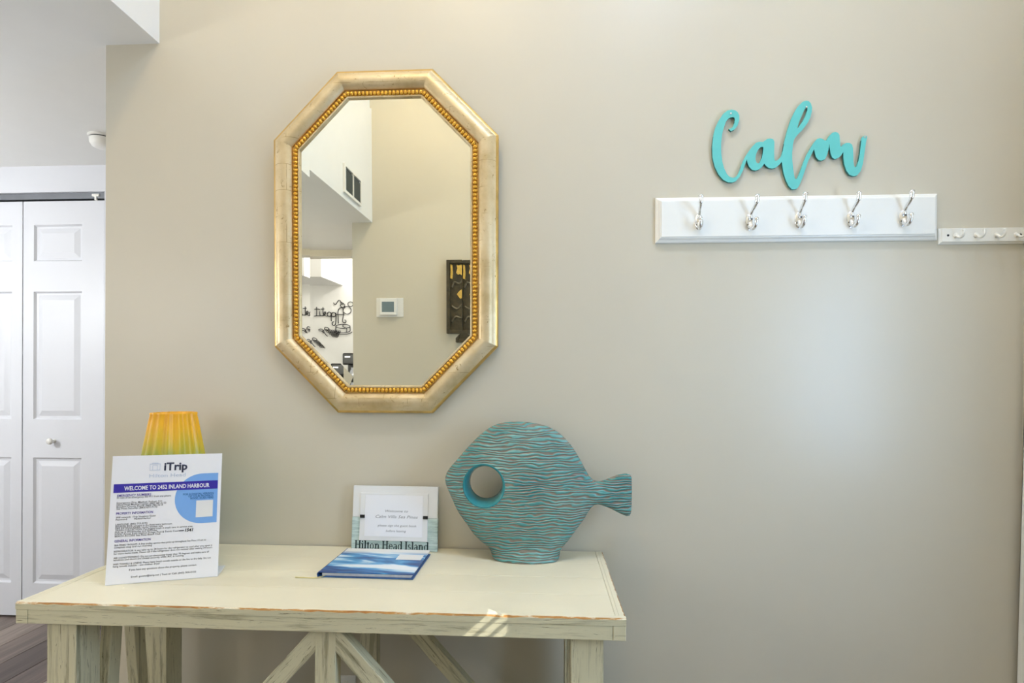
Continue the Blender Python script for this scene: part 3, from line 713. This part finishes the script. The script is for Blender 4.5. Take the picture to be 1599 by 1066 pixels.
# ------------------------------------------------------------------ welcome sign
SW, SH = .2713, .343
sg = thing('welcome_sign', 'white printed welcome sheet with a blue banner in a slanted acrylic stand', 'sign', (-1.164, -.395, TZ), (0, 0, R(18.7)), local=True)
tl = R(-7.6)
def tilt(bm): bmesh.ops.rotate(bm, cent=(0,0,0), matrix=Matrix.Rotation(tl, 3, 'X'), verts=bm.verts); return bm
bm = bmesh.new(); box(bm, 0, SW, 0, .003, .002, SH); tilt(bm); ob('sheet', bm, M_paper, sg, local=True)
bm = bmesh.new(); box(bm, 0, SW, .001, .09, .0, .003); ob('stand_foot', bm, M_acryl, sg, 'clear acrylic foot', local=True)
# layout in sheet units: u 0..1 across, v 0..1 down
def U(u): return u*SW
def Vv(v): return SH*(1-v)
def sput(bm, mat, name='print', label=None): tilt(bm); return ob(name, bm, mat, sg, label, local=True)
EP = -.0004
bm = bmesh.new(); cx, cy, rad = U(.83), Vv(.3625), .069
pts = []
for k in range(41):
    a = R(90 + k*180/40); pts.append((cx+rad*math.cos(a)*1.0, cy+rad*math.sin(a)))
pts = [(U(.972), cy+rad)] + pts + [(U(.972), cy-rad)]
flat(bm, pts, EP); sput(bm, M_sky, 'light_blue_arch', 'light blue printed arch')
bm = bmesh.new(); flat(bm, [(U(.025), Vv(.290)), (U(.970), Vv(.290)), (U(.970), Vv(.222)), (U(.025), Vv(.222))], EP*2); sput(bm, M_banner, 'banner', 'violet blue banner')
sput(put(textbm('WELCOME TO 2452 INLAND HARBOUR', U(.775), .0110, bold=.022), U(.118), EP*3, Vv(.274)), M_paper, 'lettering')
sput(put(textbm('iTrip', U(.215), .021, bold=.03), U(.465), EP*2, Vv(.125)), M_navy, 'lettering')
bm = bmesh.new()
for a in (tuple((q[0], q[1], q[2]-.027, q[3]-.027)) for q in ((.335,.430,.150,.146),(.335,.430,.100,.096),(.335,.339,.150,.096),(.426,.430,.150,.096),(.355,.410,.094,.090),(.355,.359,.100,.090),(.406,.410,.100,.090),(.360,.405,.112,.109),(.360,.364,.150,.109),(.401,.405,.150,.109))):
    flat(bm, [(U(a[0]), Vv(a[2])), (U(a[1]), Vv(a[2])), (U(a[1]), Vv(a[3])), (U(a[0]), Vv(a[3]))], EP*2)
put(textbm('Hilton Head', U(.33), .010), U(.335), EP*2, Vv(.180), bm); sput(bm, M_pale, 'logo_mark', 'faint pale blue emblem and line')
for s, wd, v in (('FOR A DIGITAL VERSION', .285, .333), ('OF YOUR PROPERTY', .235, .351), ('BOOK, SCAN HERE', .215, .368)): sput(put(textbm(s, U(wd), .0052, bold=.02, align='RIGHT'), U(.935), EP*2, Vv(v)), M_bluetxt, 'lettering')
bm = bmesh.new(); flat(bm, [(U(.775), Vv(.515)), (U(.932), Vv(.515)), (U(.932), Vv(.380)), (U(.775), Vv(.380))], EP*2); sput(bm, M_board, 'blank_square', 'plain white printed square')
for s, wd, v in (('EMERGENCY NUMBERS', .30, .322), ('PROPERTY INFORMATION', .325, .462), ('GENERAL INFORMATION', .315, .675)): sput(put(textbm(s, U(wd), .0062, bold=.012), U(.06), EP*2, Vv(v)), M_head, 'lettering')
L = [('In case of an emergency dial 911 from any phone', .06, .48, 0.336), ('Emergency (Fire, Medical, Police): 911', .06, .40, 0.377), ('Hilton Head Medical Center: (843) 681-6122', .06, .44, 0.392), ('Beaufort County Sheriff: (843) 785-3618', .06, .41, 0.407), ('Sea Pines Security: (843) 671-7170', .06, .36, 0.422),
     ('Wifi network:  iTrip Vacations Guest', .06, .35, 0.490), ('Password:        HarborHarbor', .06, .31, 0.506),
     ('LANDLINE: (843) 715-0192', .06, .28, 0.545), ('BREAKER BOX: Located in the front entry bathroom', .06, .50, 0.560), ('FIRE EXTINGUISHER: Under kitchen sink', .06, .42, 0.575), ('TRASH COLLECTION: Put bagged trash in trash cans in service area', .06, .69, 0.590), ('Pick up is Wednesday and Saturday', .06, .37, 0.605), ('POOL: Across from outdoor lounge, Pool & Tennis Court', .06, .57, 0.620), ('BEACH ACCESS: Sea Pines Beach Club', .06, .40, 0.635),
     ('SEA PINES TROLLEY: A free trolley service that picks up throughout Sea Pines 10 am to', .06, .82, 0.705), ('complete stop and run morning', .06, .33, 0.721),
     ('REFRIGERATOR: It can take up to 24 hours for the refrigerator to cool after you open it', .06, .88, 0.752), ('for warm items inside. Please call if the refrigerator does not recover after waiting 24 hours', .06, .88, 0.769),
     ('AIR CONDITIONING: Do not set thermostat lower than 70 degrees and make sure all', .06, .85, 0.802), ('windows and doors are closed securely while A/C is running', .06, .62, 0.817),
     ('WIFI TOWELS & LINENS: Please leave beach towels outside on the line to dry daily. Do not', .06, .87, 0.850), ('hang towels outside - use clothes dryer', .06, .41, 0.866),
     ('If you have any questions about the property, please contact', .20, .60, 0.899), ('Email: guests@itrip.net | Text or Call: (843) 304-0155', .22, .58, 0.953)]
for s, x, wd, v in L: sput(put(textbm(s, U(wd), .0046, bold=.004), U(x), EP*2, Vv(v)), M_ink, 'lettering')
bm = bmesh.new(); flat(bm, [(U(.63), Vv(.618)), (U(.672), Vv(.618)), (U(.672), Vv(.611)), (U(.63), Vv(.611))], EP*2); sput(bm, M_dark, 'marker_dash'); bm = bmesh.new(); put(textbm('1541', U(.075), .0085, bold=.03, shear=.2), U(.682), EP*2, Vv(.624), bm); sput(bm, M_dark, 'lettering', 'heavy black marker number')

# ------------------------------------------------------------------ picture frame with a card
fr_t = thing('photo_board', 'white and seafoam wooden photo board holding a handwritten card by the wall', 'picture frame', (-.479, -.040, TZ), (R(-5.2), 0, R(-1.5)), local=True)
FW, FH = .282, .2065
ob('panel', B(-FW/2, FW/2, -.006, .006, .106, FH, bev=.001), M_board, fr_t, 'white painted upper board', local=True)
ob('panel', B(-FW/2-.001, FW/2+.001, -.006, .006, .0005, .1055, bev=.001), M_seafoam, fr_t, 'weathered seafoam lower board', local=True)
ob('mat_board', B(-.115, .110, -.010, -.006, .032, .184, bev=.0006), M_board, fr_t, local=True)
ob('card', B(-.098, .094, -.0112, -.0102, .046, .178), M_paper, fr_t, 'white card with handwriting', local=True)
for x in (-.106, .103): ob('clip', B(x-.008, x+.008, -.0135, -.0108, .104, .114, bev=.0008), M_dark, fr_t, 'black metal clip', local=True)
bm = bmesh.new()
for s, x, wd, h, z, sh in (('Welcome to', -.03, .075, .0075, .124, .3), ('Calm Villa Sea Pines', -.062, .140, .0095, .105, .3), ('please sign the guest book', -.054, .128, .0072, .078, .2), ('before leaving', -.026, .066, .0068, .061, .2)): put(textbm(s, wd, h, shear=sh, bold=-.004), x, -.01135, z, bm)
ob('lettering', bm, M_pencil, fr_t, 'thin grey handwriting', local=True)
# serif lettering along the lower board
def serif_text(s, width, height):
    bm = bmesh.new(); xh = .64; st = .185; th = .085
    def q(x0, z0, x1, z1): bm.faces.new([bm.verts.new(p) for p in ((x0,0,z0),(x1,0,z0),(x1,0,z1),(x0,0,z1))])
    def stem(x, z0, z1, sb=True, stp=True, half=False):
        q(x, z0, x+st, z1)
        if sb: q(x-.08, z0, x+st+.08, z0+th)
        if stp: q(x-.08 if not half else x-.09, z1-th, x+st+(.08 if not half else 0), z1)
    def arc(cx, cz, rx, rz, a0, a1, ws, wt, n=20):
        pr = None
        for i in range(n+1):
            a = R(a0+(a1-a0)*i/n); c, s_ = math.cos(a), math.sin(a); o = bm.verts.new((cx+rx*c, 0, cz+rz*s_)); n_ = bm.verts.new((cx+(rx-ws)*c, 0, cz+(rz-wt)*s_))
            if pr: bm.faces.new((pr[0], o, n_, pr[1]))
            pr = (o, n_)
    x = 0
    for ch in s:
        if ch == ' ': x += .30; continue
        if ch == 'H': stem(x+.08, 0, 1); stem(x+.60, 0, 1); q(x+.2, .48, x+.62, .48+th); x += .90
        elif ch == 'I': stem(x+.08, 0, 1); x += .38
        elif ch == 'i': stem(x+.08, 0, xh, True, True, True); arc(x+.155, .86, .09, .09, 0, 360, .09, .09); x += .34
        elif ch == 'l': stem(x+.08, 0, 1, True, True, True); x += .34
        elif ch == 't': q(x+.1, .08, x+.1+st, .82); q(x, xh-th, x+.36, xh); arc(x+.26, .13, .16, .14, 180, 300, .12, .06); x += .40
        elif ch == 'o': arc(x+.30, xh/2, .28, xh/2+.02, 0, 360, .14, .05, 32); x += .64
        elif ch == 'n': stem(x+.08, 0, xh, True, True, True); arc(x+.38, xh-.22, .22, .24, 0, 165, .15, .08); q(x+.45, 0, x+.45+st, xh-.2); q(x+.38, 0, x+.68, th); x += .74
        elif ch == 'e': arc(x+.29, xh/2, .27, xh/2+.02, 0, 318, .14, .05, 32); q(x+.1, xh/2, x+.56, xh/2+th); x += .60
        elif ch == 'a': arc(x+.24, .17, .22, .18, 60, 330, .13, .05); q(x+.33, 0, x+.33+st, xh-.16); arc(x+.26, xh-.18, .225, .20, 0, 160, .15, .06); q(x+.45, 0, x+.56, th*1.3); x += .58
        elif ch == 'd': arc(x+.29, xh/2, .27, xh/2+.02, 0, 360, .14, .05, 32); stem(x+.42, 0, 1, False, True, True); q(x+.5, 0, x+.65, th); x += .68
        elif ch == 's': arc(x+.22, xh*.72, .19, xh*.28+.02, 30, 260, .12, .06); arc(x+.22, xh*.28, .20, xh*.28+.02, -150, 85, .12, .06); x += .46
        x += .03
    kx = width/x
    for v in bm.verts: v.co = Vector((v.co.x*kx, 0, v.co.z*height))
    return bm
bm = serif_text('Hilton Head Island', .246, .0265); put(bm, -.130, -.0064, .0045); ob('lettering', bm, plain('dark_green_ink', (.012, .035, .035, 1), .6), fr_t, 'dark serif place name', local=True)

# ------------------------------------------------------------------ guest book
bk_t = thing('guest_book', 'blue watercolour guest book lying in front of the photo board', 'book', (-.490, -.186, TZ), (0, 0, R(-.8)), local=True)
BW, BD = .272, .220
ob('back_cover', B(-BW/2, BW/2, -BD/2, BD/2, .0004, .0034, bev=.0006), M_coverback, bk_t, 'dark blue back cover', local=True)
ob('page_block', B(-BW/2+.012, BW/2-.007, -BD/2+.006, BD/2-.006, .0036, .0125), M_pages, bk_t, 'white page block', local=True)
ob('front_cover', B(-BW/2+.005, BW/2, -BD/2, BD/2, .0127, .0155, bev=.0006), M_cover, bk_t, 'wave-painted front cover', local=True)
bm = bmesh.new(); n = 10; pv = None
for i in range(n+1):
    a = R(90+180*i/n); r_ = .0078; pr_ = []
    for r2 in (r_, r_-.002):
        for y in (-BD/2, BD/2): pr_.append(bm.verts.new((-BW/2+.006+r2*math.cos(a)*.9, y, .0080+r2*math.sin(a))))
    if pv:
        bm.faces.new((pv[0], pv[1], pr_[1], pr_[0])); bm.faces.new((pv[2], pr_[2], pr_[3], pv[3])); bm.faces.new((pv[0], pr_[0], pr_[2], pv[2])); bm.faces.new((pv[1], pv[3], pr_[3], pr_[1]))
    pv = pr_
bmesh.ops.recalc_face_normals(bm, faces=bm.faces); ob('spine', bm, M_coverback, bk_t, 'dark blue rounded spine', local=True, smooth='auto')
ob('sticker', B(.052, .128, .010, .058, .0156, .0159), M_board, bk_t, 'blank white sticker', local=True)
bm = bmesh.new()
for p in ([(-.112, -.100, .0040), (-.125, -.116, .0036), (-.145, -.1195, .0012), (-.196, -.117, .0010)],):
    P = spline(p, 6); pr = None
    for i, c in enumerate(P):
        a = bm.verts.new((c.x, c.y-.0022, c.z)); b2 = bm.verts.new((c.x, c.y+.0022, c.z)); a2 = bm.verts.new((c.x, c.y-.0022, c.z+.0006)); b3 = bm.verts.new((c.x, c.y+.0022, c.z+.0006)); rr_ = (a, b2, b3, a2)
        if pr:
            for k in range(4): bm.faces.new((pr[k], pr[(k+1)%4], rr_[(k+1)%4], rr_[k]))
        else: bm.faces.new(rr_[::-1])
        pr = rr_
    bm.faces.new(pr)
bmesh.ops.recalc_face_normals(bm, faces=bm.faces); ob('ribbon_marker', bm, M_ribbon, bk_t, 'thin yellow ribbon marker', local=True)

# ------------------------------------------------------------------ things seen in the mirror: opposite wall
t = thing('thermostat', 'white thermostat with a grey screen, seen in the mirror', 'thermostat', (-1.173, YO, 1.774))
ob('wall_plate', B(-1.279, -1.068, YO, YO+.007, 1.701, 1.847, bev=.003), M_plastic, t)
ob('body', B(-1.244, -1.112, YO+.007, YO+.030, 1.712, 1.842, bev=.006), M_plastic, t)
ob('screen', B(-1.228, -1.134, YO+.030, YO+.0312, 1.738, 1.816), M_lcd, t, 'grey display')
ob('flap', B(-1.236, -1.120, YO+.0295, YO+.034, 1.715, 1.729, bev=.002), M_plastic, t)
t = thing('carved_panel', 'tall dark carved wall panel with gold relief, seen in the mirror', 'wall art', (-.585, YO, 1.849))
px0, px1, pz0, pz1 = -.728, -.44, 1.572, 2.127
ob('backing', B(px0+.02, px1-.02, YO, YO+.022, pz0+.02, pz1-.02), M_darkwood, t)
for a in ((px0, px0+.026, pz0, pz1), (px1-.026, px1, pz0, pz1), (px0+.026, px1-.026, pz0, pz0+.026), (px0+.026, px1-.026, pz1-.026, pz1)): ob('frame_rail', B(a[0], a[1], YO, YO+.045, a[2], a[3], bev=.003), M_darkwood, t)
def relief(pts, mat, name='relief'):
    bm = bmesh.new(); slab(bm, pts[::-1], YO+.0215, YO+.034); return ob(name, bm, mat, t)
relief([(-.700, 1.99), (-.684, 1.985), (-.680, 2.03), (-.684, 2.09), (-.700, 2.095), (-.696, 2.05)], M_goldleaf, 'gold_stem')
relief([(-.655, 2.03), (-.640, 2.015), (-.628, 2.022), (-.612, 2.012), (-.600, 2.03), (-.607, 2.055), (-.598, 2.085), (-.618, 2.092), (-.635, 2.085), (-.652, 2.092), (-.645, 2.065)], M_goldleaf, 'gold_blossom')
relief([(-.650, 1.87), (-.625, 1.835), (-.595, 1.845), (-.590, 1.89), (-.605, 1.91), (-.628, 1.895)], M_goldleaf, 'gold_fan')
relief([(-.53, 1.98), (-.50, 1.96), (-.49, 2.00), (-.51, 2.03), (-.54, 2.02)], M_goldleaf, 'gold_blossom')
for pts in ([(-.69, 1.66), (-.66, 1.70), (-.62, 1.69), (-.60, 1.72), (-.56, 1.70)], [(-.69, 1.78), (-.65, 1.76), (-.61, 1.79), (-.56, 1.77)], [(-.69, 1.92), (-.67, 1.96), (-.63, 1.95), (-.60, 1.98), (-.55, 1.94)], [(-.60, 1.62), (-.56, 1.66), (-.52, 1.62), (-.48, 1.67)]):
    bm = bmesh.new(); tube(bm, spline([(a, YO+.024, b) for a, b in pts], 6), .008, 8); ob('vine', bm, M_relief, t, smooth=True)
# air vent on the soffit face
t = thing('air_vent', 'white framed air vent with dark grille high on the soffit, seen in the mirror', 'vent', (XS, -1.95, 2.555))
vy0, vy1, vz0, vz1 = -2.115, -1.785, 2.463, 2.650
for a in ((vy0, vy1, vz0, vz0+.018), (vy0, vy1, vz1-.014, vz1), (vy0, vy0+.014, vz0+.018, vz1-.014), (vy1-.02, vy1, vz0+.018, vz1-.014), (-1.958, -1.946, vz0+.018, vz1-.014)): ob('frame_bar', B(XS, XS+.014, a[0], a[1], a[2], a[3]), M_plastic, t)
ob('grille_back', B(XS, XS+.002, vy0+.014, vy1-.02, vz0+.018, vz1-.014), M_grille, t)
bm = bmesh.new()
for k in range(16):
    z = vz0+.024+k*.0086; box(bm, XS+.003, XS+.010, vy0+.014, vy1-.02, z, z+.0028)
ob('louvres', bm, plain('grey_louvre', (.16, .18, .17, 1), .5), t, kind='stuff')

# ------------------------------------------------------------------ kitchen seen in the mirror
YK = -4.6
t = ob('kitchen_bulkhead', B(-4.58, -2.362, YK, YK+.62, 2.275, 2.8), M_kitchen, None, 'white boxed bulkhead under the kitchen ceiling, seen in the mirror', 'bulkhead')
t['kind'] = 'structure'; t.name = 'trim_3'; del t['category']
def kw(cx, cy): return (-2.796 + (470+cx/5.92-478)*.00771, YK+.012, 2.618 - (cy/5.92)*.00755)
wa = thing('wire_wall_art', 'black wire lettering with cheese and grapes on the white kitchen wall', 'wall art', (-2.55, YK, 1.85))
def wires(name, strokes, r=.0042, sm=True):
    bm = bmesh.new()
    for s in strokes:
        P = [kw(*p) for p in s]; tube(bm, spline(P, 4) if sm and len(P) > 2 else P, r, 6)
    return ob(name, bm, M_wire, wa, smooth=True)
def circ(cx, cy, rx, ry=None, a0=0, a1=360, n=14): return [(cx+rx*math.cos(R(a0+(a1-a0)*k/n)), cy+(ry or rx)*math.sin(R(a0+(a1-a0)*k/n))) for k in range(n+1)]
wires('lettering', [[(140,468),(141,510),(138,550)], [(122,490),(140,487),(168,490)], [(168,508),(170,535),(176,550)], [(166,493),(170,496)], [(200,472),(200,515),(204,548)], [(180,489),(212,487)], [(118,553),(150,550),(176,550),(204,548),(225,532),(222,514),(211,522),(214,545),(236,553),(255,552)],
   circ(257,536,18,20), [(274,520),(274,560),(276,600)], circ(298,540,19,20), [(318,522),(320,560),(318,600),(312,632),(296,640),(284,628),(286,610),(300,604)], [(250,553),(280,556),(310,556)], [(312,537),(350,538),(396,540)]], .0048)
wires('bottle', [[(342,622),(339,560),(340,505),(352,482),(368,475),(382,485),(389,520),(386,560),(380,595),(386,612),(400,616),(411,606),(408,592),(397,590)]])
wires('vine', [[(298,428),(306,444),(322,442),(334,422),(346,408),(360,412),(372,432),(384,446)], circ(382,456,20,16), [(360,432),(376,428),(392,440)], circ(424,500,37,35), circ(455,444,24,22), [(408,470),(396,462)]])
wires('cheese', [circ(383,648,66,18), [(317,650),(318,690),(350,703),(383,706),(420,702),(449,690),(449,650)], [(383,650),(418,668)], [(418,668),(416,704)], [(383,630),(383,650)]])
wires('plate', [circ(386,696,80,26, 5, 175)])
gr = []
for ry in range(6):
    for rx in range(8 - ry):
        gr.append(circ(230+ry*13+rx*17.5-(ry%2)*4, 684+ry*11+rx*1.5, 8.5, 8, n=8))
wires('grapes', gr, .0026, False)
wires('leaf', [[(156,682),(172,672),(190,676),(206,700),(222,724),(240,740)], [(160,690),(185,690),(205,712)], [(212,672),(220,656),(240,660),(256,674),(240,684),(222,680),(212,672)], [(205,712),(196,696),(210,680)]])
t = thing('kitchen_counter', 'white counter unit with grey top along the kitchen wall', 'counter', (-2.6, YK+.3, 0))
ob('body', B(-3.5, -1.12, YK+.02, YK+.60, 0, 1.05), M_kitchen, t); ob('worktop', B(-3.52, -1.11, YK+.005, YK+.63, 1.0505, 1.09, bev=.004), M_granite, t)
t = thing('coffee_maker', 'black coffee maker on the kitchen counter, seen in the mirror corner', 'coffee maker', (-2.08, YK+.32, 1.09))
cx, cy, cz = -2.08, YK+.32, 1.0903
ob('base', B(cx-.12, cx+.12, cy-.13, cy+.15, cz, cz+.05, bev=.01), M_dark, t); ob('tower', B(cx-.12, cx+.12, cy-.13, cy-.02, cz+.05, cz+.30, bev=.008), M_dark, t)
ob('head', B(cx-.12, cx+.12, cy-.13, cy+.15, cz+.245, cz+.375, bev=.015), M_dark, t); ob('badge', B(cx-.09, cx-.03, cy+.150, cy+.153, cz+.325, cz+.34), M_silver, t, 'silver badge')
bm = bmesh.new(); lathe(bm, [(.06, 0), (.072, .03), (.072, .10), (.05, .15), (.052, .165)], 24, Matrix.Translation((cx, cy+.06, cz+.052))); ob('carafe', bm, M_silver, t, 'shiny steel carafe', smooth='auto')
